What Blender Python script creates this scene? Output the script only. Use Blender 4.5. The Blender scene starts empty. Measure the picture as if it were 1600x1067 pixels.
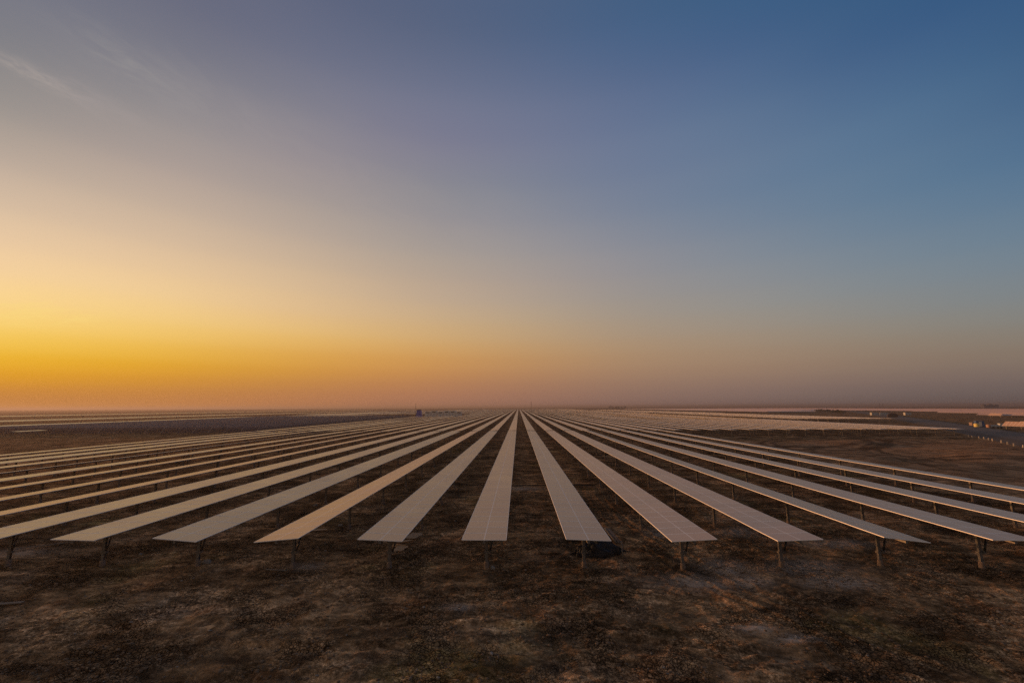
import bpy, bmesh, math, random
import numpy as np
from math import radians as R, sin, cos, pi
from mathutils import Matrix, Vector

random.seed(11)
rng = np.random.default_rng(7)
S = bpy.context.scene
COL = S.collection

# ------------------------------------------------------------------ camera
CAM_H = 8.6
cd = bpy.data.cameras.new('camera')
cd.sensor_width = 36.0
cd.lens = 650 / 1600 * 36.0
cd.clip_start = 0.1
cd.clip_end = 60000
cam = bpy.data.objects.new('camera', cd)
cam.matrix_world = (Matrix.Translation((0, 0, CAM_H)) @ Matrix.Rotation(R(0.85), 4, 'Z')
                    @ Matrix.Rotation(R(90 + 8.95), 4, 'X') @ Matrix.Rotation(R(-0.25), 4, 'Z'))
COL.objects.link(cam)
S.camera = cam

# ------------------------------------------------------------------ exposure
S.view_settings.view_transform = 'Standard'
S.view_settings.look = 'None'
S.view_settings.gamma = 1.0
S.view_settings.exposure = 0.0
S.render.engine = 'CYCLES'
S.cycles.max_bounces = 6
S.cycles.volume_bounces = 1
S.cycles.use_denoising = False

# ------------------------------------------------------------------ sun (low, to the left of the view)
SUN_AZ, SUN_EL = -66.0, 3.6          # degrees, azimuth measured from +Y towards +X
sd = bpy.data.lights.new('sun', 'SUN')
sd.energy = 4.4
sd.color = (1.0, 0.45, 0.17)
sd.angle = R(2.5)
sun = bpy.data.objects.new('sun', sd)
sv = Vector((sin(R(SUN_AZ)) * cos(R(SUN_EL)), cos(R(SUN_AZ)) * cos(R(SUN_EL)), sin(R(SUN_EL))))
sun.rotation_euler = sv.to_track_quat('Z', 'Y').to_euler()
COL.objects.link(sun)

# ------------------------------------------------------------------ sky: dusk colours by direction (azimuth, elevation)
def lin(c):
    c = np.asarray(c, float) / 255.0
    return np.where(c <= 0.04045, c / 12.92, ((c + 0.055) / 1.055) ** 2.4)

EL_KEYS = [0, 1, 2.2, 3.5, 5, 7, 9, 11.5, 14, 17, 20.5, 24.5, 29, 34, 39, 45, 52, 62, 90]
# dusk colours read off at columns (fractions of the view's width) and heights, turned into directions below
SKY_X = [0, 340, 660, 980, 1300, 1600]
SKY_Y = [0, 60, 110, 150, 200, 250, 300, 350, 400, 440, 480, 520, 555, 580, 600, 620, 636]
SKY_C = [
 [(113,116,130),(128,128,131),(145,142,140),(151,146,140),(166,154,144),(186,167,151),(206,182,156),(222,192,158),(234,200,154),(243,207,148),(242,209,125),(237,196,85),(230,178,45),(221,155,26),(207,140,36),(200,132,54),(202,134,54)],
 [(103,105,124),(115,115,128),(126,124,136),(138,136,138),(152,143,145),(166,152,148),(180,163,150),(197,175,155),(216,187,155),(232,198,152),(239,200,146),(241,194,112),(230,172,64),(218,155,52),(200,137,60),(192,127,70),(190,124,70)],
 [(84,98,128),(93,103,128),(101,110,138),(114,118,140),(122,122,143),(132,130,145),(142,140,145),(155,148,148),(171,158,147),(185,164,144),(197,170,140),(210,173,121),(208,155,92),(200,142,84),(185,128,86),(173,119,90),(162,114,90)],
 [(66,95,130),(74,99,135),(85,104,139),(94,111,142),(103,118,147),(110,122,148),(115,127,150),(128,135,150),(142,142,149),(150,145,145),(158,148,138),(168,147,125),(170,139,109),(163,130,104),(151,119,100),(141,111,98),(134,105,97)],
 [(56,92,130),(63,95,135),(75,105,141),(84,114,146),(92,120,148),(98,124,150),(98,125,150),(110,130,150),(122,137,149),(133,140,145),(142,142,138),(150,138,124),(151,129,110),(144,121,105),(132,111,102),(120,103,98),(112,96,92)],
 [(50,86,126),(52,88,128),(59,93,132),(66,101,138),(75,108,142),(83,115,145),(93,121,146),(102,126,146),(112,130,144),(119,130,137),(124,129,129),(130,123,112),(127,113,102),(118,105,98),(108,95,92),(98,89,87),(94,85,84)],
]
_skyA = lin(SKY_C)
_skyA[0, 4:15] *= 1.13
def sky_px(px, py):
    px = min(max(px, 0), 1600); py = min(max(py, 0), 636)
    i = max(k for k in range(len(SKY_X) - 1) if SKY_X[k] <= px); j = max(k for k in range(len(SKY_Y) - 1) if SKY_Y[k] <= py)
    u = (px - SKY_X[i]) / (SKY_X[i + 1] - SKY_X[i]); v = (py - SKY_Y[j]) / (SKY_Y[j + 1] - SKY_Y[j])
    return ((1 - u) * (1 - v) * _skyA[i][j] + u * (1 - v) * _skyA[i + 1][j] + (1 - u) * v * _skyA[i][j + 1] + u * v * _skyA[i + 1][j + 1])
def sky_dir(az, el):
    """linear colour of the dusk sky in a direction (degrees)"""
    back = 0.0
    a0 = 80 if az < 0 else 62              # round the back the two sides run into each other
    if abs(az) > a0:
        back = (abs(az) - a0) / (180.0 - a0)
    a = max(-58, min(58, az))
    d = cam.matrix_world.to_3x3().inverted() @ Vector((sin(R(a)) * cos(R(el)), cos(R(a)) * cos(R(el)), sin(R(el))))
    if d.z > -0.05: d.z = -0.05
    c = sky_px(800 + 650 * d.x / -d.z, 533.5 - 650 * d.y / -d.z)
    if back:
        b = sky_px(1250, 640 - el * 11) * .3 + lin((132, 114, 106)) * .7
        c = c * (1 - back) + b * back
    if el > 48:
        f = min(1, (el - 48) / 30); c = c * (1 - f) + lin((104, 101, 108)) * f
    return c
world = bpy.data.worlds.new('World')
S.world = world
world.use_nodes = True
wt = world.node_tree
wt.nodes.clear()
def N(t, kind, **kw):
    n = t.nodes.new(kind)
    for k, v in kw.items(): setattr(n, k, v)
    return n
def MATH(t, op, a, b=None, c=None, clamp=False):
    n = N(t, 'ShaderNodeMath', operation=op); n.use_clamp = clamp
    for i, v in enumerate((a, b, c)):
        if v is None: continue
        if isinstance(v, (int, float)): n.inputs[i].default_value = v
        else: t.links.new(v, n.inputs[i])
    return n.outputs[0]
tc = N(wt, 'ShaderNodeTexCoord')
nrm = N(wt, 'ShaderNodeVectorMath', operation='NORMALIZE')
wt.links.new(tc.outputs['Generated'], nrm.inputs[0])
sep = N(wt, 'ShaderNodeSeparateXYZ')
wt.links.new(nrm.outputs[0], sep.inputs[0])
EL = MATH(wt, 'ARCSINE', sep.outputs[2])
AZ = MATH(wt, 'ARCTAN2', sep.outputs[0], sep.outputs[1])
el01 = MATH(wt, 'DIVIDE', EL, pi / 2, clamp=True)
az01 = MATH(wt, 'MULTIPLY_ADD', AZ, 1 / (2 * pi), 0.5)
AZ_STEP = 15
az_even = list(range(-180, 181, AZ_STEP))
acc = None
for i, a in enumerate(az_even[:-1]):
    cr = N(wt, 'ShaderNodeValToRGB')
    cr.color_ramp.interpolation = 'CARDINAL'
    els = cr.color_ramp.elements
    cols = [sky_dir(a, e) for e in EL_KEYS]
    for j, (e, c) in enumerate(zip(EL_KEYS, cols)):
        p = e / 90.0
        if j == 0: q = els[0]; q.position = 0.0
        elif j == len(EL_KEYS) - 1: q = els[-1]; q.position = 1.0
        else: q = els.new(p)
        q.color = (*c, 1)
    wt.links.new(el01, cr.inputs[0])
    # triangular, smoothed weight round this azimuth (quadratic B-spline bump)
    d = MATH(wt, 'SUBTRACT', AZ, R(a))
    if a == -180:
        d = MATH(wt, 'SUBTRACT', MATH(wt, 'ABSOLUTE', AZ), pi)
    x = MATH(wt, 'MULTIPLY', MATH(wt, 'ABSOLUTE', d), 1 / R(AZ_STEP))
    if a == -180 + AZ_STEP:                       # its bump also reaches past the wrap
        x2 = MATH(wt, 'MULTIPLY', MATH(wt, 'ABSOLUTE', MATH(wt, 'SUBTRACT', AZ, R(180 + AZ_STEP))), 1 / R(AZ_STEP))
        x = MATH(wt, 'MINIMUM', x, x2)
    if a == 180 - AZ_STEP:
        x2 = MATH(wt, 'MULTIPLY', MATH(wt, 'ABSOLUTE', MATH(wt, 'SUBTRACT', AZ, R(-180 - AZ_STEP))), 1 / R(AZ_STEP))
        x = MATH(wt, 'MINIMUM', x, x2)
    inner = MATH(wt, 'SUBTRACT', 0.75, MATH(wt, 'MULTIPLY', x, x))
    t_ = MATH(wt, 'MAXIMUM', MATH(wt, 'SUBTRACT', 1.5, x), 0.0)
    outer = MATH(wt, 'MULTIPLY', MATH(wt, 'MULTIPLY', t_, t_), 0.5)
    isin = MATH(wt, 'LESS_THAN', x, 0.5)
    w = MATH(wt, 'ADD', MATH(wt, 'MULTIPLY', inner, isin), MATH(wt, 'MULTIPLY', outer, MATH(wt, 'SUBTRACT', 1.0, isin)))
    sc_ = N(wt, 'ShaderNodeVectorMath', operation='SCALE')
    wt.links.new(cr.outputs[0], sc_.inputs[0]); wt.links.new(w, sc_.inputs['Scale'])
    if acc is None: acc = sc_.outputs[0]
    else:
        ad = N(wt, 'ShaderNodeVectorMath', operation='ADD')
        wt.links.new(acc, ad.inputs[0]); wt.links.new(sc_.outputs[0], ad.inputs[1]); acc = ad.outputs[0]
# thin cirrus streaks high on the left, faint yellow wisps low on the left
def wisp(az0, el0, saz, sel, ang, scale, stretch, col, amt, seed, lo=0.45, hi=0.75):
    global acc
    da = MATH(wt, 'SUBTRACT', AZ, R(az0)); de = MATH(wt, 'SUBTRACT', EL, R(el0))
    ca, sa = cos(R(ang)), sin(R(ang))
    u = MATH(wt, 'ADD', MATH(wt, 'MULTIPLY', da, ca), MATH(wt, 'MULTIPLY', de, sa))
    v = MATH(wt, 'ADD', MATH(wt, 'MULTIPLY', da, -sa), MATH(wt, 'MULTIPLY', de, ca))
    gu = MATH(wt, 'POWER', MATH(wt, 'DIVIDE', u, R(saz)), 2.0)
    gv = MATH(wt, 'POWER', MATH(wt, 'DIVIDE', v, R(sel)), 2.0)
    g = MATH(wt, 'EXPONENT', MATH(wt, 'MULTIPLY', MATH(wt, 'ADD', gu, gv), -1.0))
    cmb = N(wt, 'ShaderNodeCombineXYZ')
    wt.links.new(MATH(wt, 'MULTIPLY', u, scale), cmb.inputs[0])
    wt.links.new(MATH(wt, 'MULTIPLY', v, scale * stretch), cmb.inputs[1])
    cmb.inputs[2].default_value = seed
    nz = N(wt, 'ShaderNodeTexNoise'); nz.inputs['Scale'].default_value = 1.0
    nz.inputs['Detail'].default_value = 7; nz.inputs['Roughness'].default_value = 0.62
    nz.inputs['Distortion'].default_value = 0.6
    wt.links.new(cmb.outputs[0], nz.inputs['Vector'])
    mr = N(wt, 'ShaderNodeMapRange', interpolation_type='SMOOTHSTEP')
    mr.inputs['From Min'].default_value = lo; mr.inputs['From Max'].default_value = hi
    wt.links.new(nz.outputs[0], mr.inputs['Value'])
    f = MATH(wt, 'MULTIPLY', MATH(wt, 'MULTIPLY', mr.outputs[0], g), amt)
    mx = N(wt, 'ShaderNodeMix', data_type='RGBA')
    wt.links.new(f, mx.inputs['Factor']); wt.links.new(acc, mx.inputs[6]); mx.inputs[7].default_value = (*lin(col), 1)
    acc = mx.outputs[2]
wisp(-53.0, 28.6, 2.6, .55, -8, 26, 4, (178, 166, 158), 0.55, 3.1, 0.34, 0.66)
wisp(-50.5, 28.6, 4.5, 1.0, -6, 16, 4, (172, 160, 158), 0.32, 12.4, 0.36, 0.7)
wisp(-46.5, 32.6, 5, 1.5, -6, 16, 4, (160, 156, 152), 0.28, 8.4, 0.36, 0.7)
wisp(-38, 31, 12, 3.0, -10, 9, 3, (156, 150, 150), 0.28, 1.9, 0.36, 0.75)
wisp(-50, 8.6, 4, 1.2, 4, 24, 4, (252, 220, 130), 0.55, 5.7, 0.40, 0.72)
wisp(-18, 24, 20, 7, -14, 5, 3, (176, 164, 156), 0.18, 6.6, 0.36, 0.8)
bg = N(wt, 'ShaderNodeBackground')
wt.links.new(acc, bg.inputs[0]); bg.inputs[1].default_value = 1.0
wo = N(wt, 'ShaderNodeOutputWorld')
wt.links.new(bg.outputs[0], wo.inputs[0])

# ------------------------------------------------------------------ helpers
def tag(o, label=None, cat=None, group=None, kind=None):
    if label: o['label'] = label
    if cat: o['category'] = cat
    if group: o['group'] = group
    if kind: o['kind'] = kind
    return o
def link(name, mesh, parent=None, loc=(0, 0, 0), rot=(0, 0, 0)):
    o = bpy.data.objects.new(name, mesh)
    COL.objects.link(o)
    o.location = loc; o.rotation_euler = rot
    if parent: o.parent = parent
    return o
def empty(name, loc, rot=(0, 0, 0)):
    o = bpy.data.objects.new(name, None)
    o.empty_display_size = 0.3
    COL.objects.link(o); o.location = loc; o.rotation_euler = rot
    return o
class MB:
    """collects vertices, faces and material slots; build() makes ONE mesh"""
    def __init__(s): s.v = []; s.f = []; s.m = []; s.sm = []
    def add(s, vs, fs, mi=0, smooth=False):
        b = len(s.v); s.v += [tuple(p) for p in vs]
        for f in fs: s.f.append([b + i for i in f]); s.m.append(mi); s.sm.append(smooth)
    def box(s, x0, x1, y0, y1, z0, z1, mi=0, M=None, faces='all', top=None, bottom=None):
        vs = [Vector(p) for p in ((x0,y0,z0),(x1,y0,z0),(x1,y1,z0),(x0,y1,z0),(x0,y0,z1),(x1,y0,z1),(x1,y1,z1),(x0,y1,z1))]
        if M: vs = [M @ p for p in vs]
        fs = [(3,2,1,0),(4,5,6,7),(0,1,5,4),(1,2,6,5),(2,3,7,6),(3,0,4,7)]
        b = len(s.v); s.v += [tuple(p) for p in vs]
        for i, f in enumerate(fs):
            s.f.append([b + k for k in f])
            s.m.append(bottom if (i == 0 and bottom is not None) else top if (i == 1 and top is not None) else mi); s.sm.append(False)
    def tube(s, p, q, r0, r1=None, n=8, mi=0, caps=True):
        r1 = r0 if r1 is None else r1
        p, q = Vector(p), Vector(q); d = (q - p).normalized()
        a = d.orthogonal().normalized(); c = d.cross(a)
        vs = []
        for o, r in ((p, r0), (q, r1)):
            for i in range(n):
                t = 2 * pi * i / n; vs.append(o + (a * cos(t) + c * sin(t)) * r)
        fs = [(i, (i + 1) % n, n + (i + 1) % n, n + i) for i in range(n)]
        b = len(s.v); s.v += [tuple(x) for x in vs]
        for f in fs: s.f.append([b + k for k in f]); s.m.append(mi); s.sm.append(n > 6)
        if caps:
            s.f.append([b + n - 1 - i for i in range(n)]); s.m.append(mi); s.sm.append(False)
            s.f.append([b + n + i for i in range(n)]); s.m.append(mi); s.sm.append(False)
    def mesh(s, name, mats):
        me = bpy.data.meshes.new(name)
        me.from_pydata(s.v, [], s.f)
        for m in mats: me.materials.append(m)
        me.polygons.foreach_set('material_index', s.m)
        me.polygons.foreach_set('use_smooth', s.sm)
        me.update()
        return me

def principled(name, col, rough=0.6, metal=0.0, spec=0.5):
    m = bpy.data.materials.new(name); m.use_nodes = True
    b = m.node_tree.nodes['Principled BSDF']
    b.inputs['Base Color'].default_value = (*col, 1); b.inputs['Roughness'].default_value = rough
    b.inputs['Metallic'].default_value = metal; b.inputs['Specular IOR Level'].default_value = spec
    return m
def noisy(name, c0, c1, scale=6, rough=0.7, metal=0.0, lo=0.35, hi=0.65, bump=0.0, detail=6, spec=0.4):
    m = principled(name, c0, rough, metal, spec); t = m.node_tree
    b = t.nodes['Principled BSDF']
    c = N(t, 'ShaderNodeTexCoord'); n = N(t, 'ShaderNodeTexNoise')
    n.inputs['Scale'].default_value = scale; n.inputs['Detail'].default_value = detail; n.inputs['Roughness'].default_value = 0.6
    t.links.new(c.outputs['Object'], n.inputs['Vector'])
    r = N(t, 'ShaderNodeMapRange'); r.inputs['From Min'].default_value = lo; r.inputs['From Max'].default_value = hi
    t.links.new(n.outputs[0], r.inputs['Value'])
    x = N(t, 'ShaderNodeMix', data_type='RGBA')
    x.inputs[6].default_value = (*c0, 1); x.inputs[7].default_value = (*c1, 1)
    t.links.new(r.outputs[0], x.inputs['Factor']); t.links.new(x.outputs[2], b.inputs['Base Color'])
    if bump:
        bp = N(t, 'ShaderNodeBump'); bp.inputs['Strength'].default_value = 0.6; bp.inputs['Distance'].default_value = bump
        t.links.new(n.outputs[0], bp.inputs['Height']); t.links.new(bp.outputs[0], b.inputs['Normal'])
    return m

# dusty module glass: dark cells under a film of dust, the film thicker in places
def glass_mat():
    m = principled('dusty_glass', (0.3, 0.25, 0.2), 0.28, 0.0, 0.5); t = m.node_tree
    b = t.nodes['Principled BSDF']; b.inputs['IOR'].default_value = 1.5
    g = N(t, 'ShaderNodeNewGeometry')
    n = N(t, 'ShaderNodeTexNoise'); n.inputs['Scale'].default_value = 0.35; n.inputs['Detail'].default_value = 5
    t.links.new(g.outputs['Position'], n.inputs['Vector'])
    oi = N(t, 'ShaderNodeObjectInfo')
    f = MATH(t, 'ADD', MATH(t, 'MULTIPLY', n.outputs[0], 0.35), MATH(t, 'MULTIPLY_ADD', oi.outputs['Random'], 0.10, 0.55))
    x = N(t, 'ShaderNodeMix', data_type='RGBA')
    x.inputs[6].default_value = (0.03, 0.033, 0.045, 1); x.inputs[7].default_value = (0.56, 0.365, 0.235, 1)
    t.links.new(f, x.inputs['Factor']); t.links.new(x.outputs[2], b.inputs['Base Color'])
    rr = MATH(t, 'MULTIPLY_ADD', n.outputs[0], 0.2, 0.2)
    t.links.new(rr, b.inputs['Roughness'])
    return m
M_GLASS = glass_mat()
M_FRAME = principled('aluminium_frame', (0.82, 0.77, 0.71), 0.45, 0.0)
M_LINE = principled('cell_gap_backsheet', (0.78, 0.72, 0.66), 0.5)
M_BACK = noisy('module_backsheet', (0.20, 0.18, 0.22), (0.26, 0.24, 0.27), 1.5, 0.6)
M_STEEL = noisy('galvanised_steel', (0.11, 0.10, 0.095), (0.20, 0.185, 0.17), 9, 0.55, 0.35)
M_DARKSTEEL = principled('damper_black', (0.02, 0.02, 0.022), 0.5, 0.2)
M_CONC = noisy('footing_concrete', (0.14, 0.10, 0.076), (0.24, 0.18, 0.14), 8, 0.9, 0, bump=0.02)

# ------------------------------------------------------------------ where a sight line of the camera meets a level plane
def at(px, py, z=0.0):
    v = Vector(((px - 800) / 650, -(py - 533.5) / 650, -1))
    d = cam.matrix_world.to_3x3() @ v
    t = (z - CAM_H) / d.z
    return d.x * t, d.y * t

# ------------------------------------------------------------------ terrain
def vnoise(x, y, seed):
    xi = np.floor(x).astype(np.int64); yi = np.floor(y).astype(np.int64)
    fx = x - xi; fy = y - yi
    fx = fx * fx * fx * (fx * (fx * 6 - 15) + 10); fy = fy * fy * fy * (fy * (fy * 6 - 15) + 10)
    def h(a, b):
        n = (a * 374761393 + b * 668265263 + seed * 1442695041) & 0xffffffff
        n = ((n ^ (n >> 13)) * 1274126177) & 0xffffffff
        return ((n ^ (n >> 16)) & 0xffff) / 65535.0
    return (h(xi, yi) * (1 - fx) + h(xi + 1, yi) * fx) * (1 - fy) + (h(xi, yi + 1) * (1 - fx) + h(xi + 1, yi + 1) * fx) * fy - 0.5
def sstep(a, b, x):
    t = np.clip((x - a) / (b - a), 0, 1); return t * t * (3 - 2 * t)
ROAD = [(60, 26), (96, 75), (131, 122), (213, 234), (320, 385), (546, 712), (900, 1230), (1500, 2100)]
def road_dist(x, y):
    d = np.full(np.shape(x), 1e9)
    for (x0, y0), (x1, y1) in zip(ROAD[:-1], ROAD[1:]):
        vx, vy = x1 - x0, y1 - y0
        t = np.clip(((x - x0) * vx + (y - y0) * vy) / (vx * vx + vy * vy), 0, 1)
        d = np.minimum(d, np.hypot(x - x0 - t * vx, y - y0 - t * vy))
    return d
ROAD_SHIFT = 7.0     # the posts stand on the near verge, the carriageway 7 m beyond
FRONT_TRACKS = [(-8, -60, 76.6), (-8, -60, 78.3), (60, 40, 52.0), (60, 40, 53.7), (-70, 60, 71.5), (-70, 60, 73.1)]
def height(x, y):
    x = np.asarray(x, float); y = np.asarray(y, float)
    near = 1 - sstep(40, 110, np.hypot(x, y))
    z = 0.26 * vnoise(x / 9, y / 9, 1) * near + 0.11 * vnoise(x / 3.1, y / 2.7, 2) * near
    fine = 1 - sstep(28, 55, y)
    z += fine * (0.10 * vnoise(x / 1.1, y / 0.95, 3) + 0.075 * vnoise(x / 0.42, y / 0.40, 4)
                 + 0.065 * vnoise(x / 0.21, y / 0.2, 5))
    for tx, ty, tr in FRONT_TRACKS:
        dd = np.abs(np.hypot(x - tx, y - ty) + 1.2 * vnoise(x / 1.25, y / 1.25, 33) * .4 - tr)
        z += fine * (-0.07 * np.exp(-(dd / .16) ** 2) + 0.035 * np.exp(-((dd - .34) / .12) ** 2))
    rut = 1 - sstep(17, 22, y)
    patch = sstep(-0.1, 0.25, vnoise(x / 7.5, y / 4.2, 9))
    z += rut * patch * 0.13 * vnoise(x / 2.6 + y * 0.12, y / 0.38 - x * 0.05, 6)
    # clods in patches
    cl = sstep(0.0, 0.2, vnoise(x / 4.2, y / 3.4, 12)) * fine
    z += cl * 0.07 * np.abs(vnoise(x / 0.28, y / 0.27, 13))
    # graded mounds in the turning area on the right
    m = sstep(44, 56, x) * (1 - sstep(92, 120, x)) * sstep(38, 55, y) * (1 - sstep(98, 118, y))
    z += m * (0.9 * vnoise(x / 11, y / 9, 21) + 0.35 * vnoise(x / 4, y / 3, 22))
    z = z * sstep(3, 12, road_dist(x - ROAD_SHIFT, y))
    return z
def axis(segs):
    out = []
    for a, b, st in segs:
        n = max(1, int(round((b - a) / st))); out += list(np.linspace(a, b, n, endpoint=False))
    out.append(segs[-1][1]); return np.array(out)
def grow(a, b, s0, k):
    o = [a]; s = s0
    while o[-1] + s < b: o.append(o[-1] + s); s *= k
    o.append(b); return np.array(o)
xr = np.concatenate([np.arange(0, 24, 0.085), grow(24, 30000, 0.12, 1.045)])
xs = np.concatenate([-xr[:0:-1], xr])
ys = np.concatenate([-grow(-8, 3000, 1.0, 1.3)[::-1][:-1] - 0, np.arange(8, 13, 0.25), np.arange(13, 28, 0.065), grow(28, 40000, 0.1, 1.035)])
ys = np.unique(ys)
GX, GY = np.meshgrid(xs, ys)
GZ = height(GX, GY)
nx, ny = len(xs), len(ys)
me = bpy.data.meshes.new('ground')
me.vertices.add(nx * ny)
me.vertices.foreach_set('co', np.stack([GX, GY, GZ], -1).astype(np.float32).ravel())
idx = np.arange(nx * ny).reshape(ny, nx)
q = np.stack([idx[:-1, :-1], idx[:-1, 1:], idx[1:, 1:], idx[1:, :-1]], -1).reshape(-1, 4)
me.loops.add(q.size); me.loops.foreach_set('vertex_index', q.ravel().astype(np.int32))
me.polygons.add(len(q)); me.polygons.foreach_set('loop_start', np.arange(0, q.size, 4, dtype=np.int32))
me.polygons.foreach_set('use_smooth', np.ones(len(q), bool))
me.update(calc_edges=True)

def ground_mat():
    m = principled('dry_soil', (0.05, 0.04, 0.03), 0.95, 0, 0.0); t = m.node_tree
    b = t.nodes['Principled BSDF']
    g = N(t, 'ShaderNodeNewGeometry'); pos = g.outputs['Position']
    def noise(scale, detail=6, rough=0.6, stretch=None, off=0.0, dist=0.0):
        mp = N(t, 'ShaderNodeMapping'); t.links.new(pos, mp.inputs[0])
        mp.inputs['Location'].default_value = (off, off * 0.7, 0)
        if stretch: mp.inputs['Scale'].default_value = stretch
        n = N(t, 'ShaderNodeTexNoise'); n.inputs['Scale'].default_value = scale
        n.inputs['Detail'].default_value = detail; n.inputs['Roughness'].default_value = rough
        n.inputs['Distortion'].default_value = dist
        t.links.new(mp.outputs[0], n.inputs['Vector']); return n.outputs[0]
    def rng_(v, a, b_, lo=0.0, hi=1.0):
        r = N(t, 'ShaderNodeMapRange', interpolation_type='SMOOTHSTEP')
        r.inputs['From Min'].default_value = a; r.inputs['From Max'].default_value = b_
        r.inputs['To Min'].default_value = lo; r.inputs['To Max'].default_value = hi
        t.links.new(v, r.inputs['Value']); return r.outputs[0]
    def mix(f, a, c):
        x = N(t, 'ShaderNodeMix', data_type='RGBA')
        if isinstance(f, float): x.inputs[0].default_value = f
        else: t.links.new(f, x.inputs[0])
        for s_, v in ((6, a), (7, c)):
            if isinstance(v, tuple): x.inputs[s_].default_value = (*v, 1)
            else: t.links.new(v, x.inputs[s_])
        return x.outputs[2]
    big = noise(0.16, 5, 0.6); mid = noise(0.8, 6, 0.65, off=13); fine = noise(7, 6, 0.7, off=5)
    streak = noise(0.55, 6, 0.65, stretch=(0.35, 1.6, 1), off=31, dist=0.5)
    red = noise(0.28, 4, 0.55, off=57); grn = noise(0.13, 4, 0.55, off=91); grey = noise(0.22, 5, 0.6, off=123)
    col = mix(rng_(big, 0.35, 0.65), (0.103, 0.061, 0.031), (0.205, 0.121, 0.059))
    col = mix(rng_(mid, 0.42, 0.68, 0, 0.65), col, (0.302, 0.178, 0.089))
    col = mix(rng_(streak, 0.48, 0.64, 0, 0.75), col, (0.050, 0.030, 0.016))
    col = mix(rng_(red, 0.54, 0.72, 0, 0.4), col, (0.258, 0.107, 0.040))
    col = mix(rng_(grn, 0.58, 0.72, 0, 0.55), col, (0.174, 0.128, 0.042))
    col = mix(rng_(grey, 0.52, 0.68, 0, 0.6), col, (0.149, 0.107, 0.071))
    # dry cracks between crusted plates
    mp = N(t, 'ShaderNodeMapping'); t.links.new(pos, mp.inputs[0])
    dn = N(t, 'ShaderNodeTexNoise'); dn.inputs['Scale'].default_value = 3.0; t.links.new(pos, dn.inputs['Vector'])
    va = N(t, 'ShaderNodeVectorMath', operation='MULTIPLY_ADD')
    t.links.new(dn.outputs['Color'], va.inputs[0]); va.inputs[1].default_value = (0.25, 0.25, 0.0); t.links.new(pos, va.inputs[2])
    vo = N(t, 'ShaderNodeTexVoronoi', feature='DISTANCE_TO_EDGE'); vo.inputs['Scale'].default_value = 8.5
    t.links.new(va.outputs[0], vo.inputs['Vector'])
    crack = rng_(vo.outputs['Distance'], 0.01, 0.14, 1.0, 0.0)
    crackarea = rng_(noise(0.33, 4, 0.5, off=71), 0.44, 0.6)
    ck = MATH(t, 'MULTIPLY', crack, crackarea)
    col = mix(MATH(t, 'MULTIPLY', ck, 0.85), col, (0.020, 0.013, 0.010))
    col = mix(rng_(fine, 0.45, 0.75, 0, 0.5), col, (0.321, 0.206, 0.118))
    def scale(c, f):
        v = N(t, 'ShaderNodeVectorMath', operation='SCALE'); t.links.new(c, v.inputs[0]); t.links.new(f, v.inputs['Scale']); return v.outputs[0]
    fn2 = noise(24, 5, 0.75, off=3); fn3 = noise(2.6, 6, 0.7, off=47, stretch=(0.8, 1.3, 1))
    rough = rng_(noise(0.42, 5, 0.6, off=151, stretch=(0.8, 1.2, 1), dist=0.4), 0.44, 0.58)
    def soft(f, k): return MATH(t, 'ADD', 1.0, MATH(t, 'MULTIPLY', MATH(t, 'SUBTRACT', f, 1.0), k))
    kk = MATH(t, 'MULTIPLY_ADD', rough, 0.85, 0.15)
    col = scale(col, soft(rng_(fine, 0.36, 0.66, 0.5, 1.7), kk))
    col = scale(col, soft(rng_(fn2, 0.36, 0.64, 0.55, 1.6), kk))
    col = scale(col, rng_(fn3, 0.36, 0.66, 0.7, 1.5))
    col = scale(col, rng_(noise(0.75, 5, 0.62, off=171, stretch=(0.7, 1.5, 1), dist=0.7), 0.34, 0.68, 0.6, 1.6))
    col = scale(col, rng_(noise(0.2, 4, 0.5, off=191), 0.36, 0.66, 0.85, 1.62))
    # pale salt crust by the posts on the right
    sx = N(t, 'ShaderNodeSeparateXYZ'); t.links.new(pos, sx.inputs[0])
    def blob(cx, cy, rx, ry):
        a = MATH(t, 'POWER', MATH(t, 'DIVIDE', MATH(t, 'SUBTRACT', sx.outputs[0], cx), rx), 2.0)
        c = MATH(t, 'POWER', MATH(t, 'DIVIDE', MATH(t, 'SUBTRACT', sx.outputs[1], cy), ry), 2.0)
        return MATH(t, 'EXPONENT', MATH(t, 'MULTIPLY', MATH(t, 'ADD', a, c), -1.0))
    sm = None
    spots = [(1090, 905, 2.0, .9), (1135, 885, 1.4, 1.3), (1165, 905, 1.3, .7), (1250, 888, 2.2, 1.0), (1305, 908, 1.8, .7), (1040, 830, 1.3, 1.0), (1150, 832, 1.7, .9), (1300, 850, 2.2, .9),
             (478, 884, .9, .5), (820, 762, 2.0, 1.0), (715, 950, .6, .3), (1180, 978, .8, .3), (1245, 992, .8, .3), (40, 865, 2.0, .8)]
    for px, py, rx, ry in spots:
        args = (*at(px, py), rx, ry)
        e = blob(*args); sm = e if sm is None else MATH(t, 'MAXIMUM', sm, e)
    # graded lighter soil of the turning area on the right, with curved wheel tracks
    ta = MATH(t, 'MULTIPLY', rng_(MATH(t, 'ADD', sx.outputs[0], MATH(t, 'MULTIPLY', mid, 14.0)), 52, 62), MATH(t, 'MULTIPLY', rng_(MATH(t, 'ADD', sx.outputs[1], MATH(t, 'MULTIPLY', big, 20.0)), 112, 122, 1, 0), rng_(sx.outputs[0], 112, 125, 1, 0)))
    col = mix(MATH(t, 'MULTIPLY', ta, 0.8), col, mix(rng_(streak, 0.4, 0.7), (0.351, 0.217, 0.130), (0.211, 0.130, 0.077)))
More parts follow.
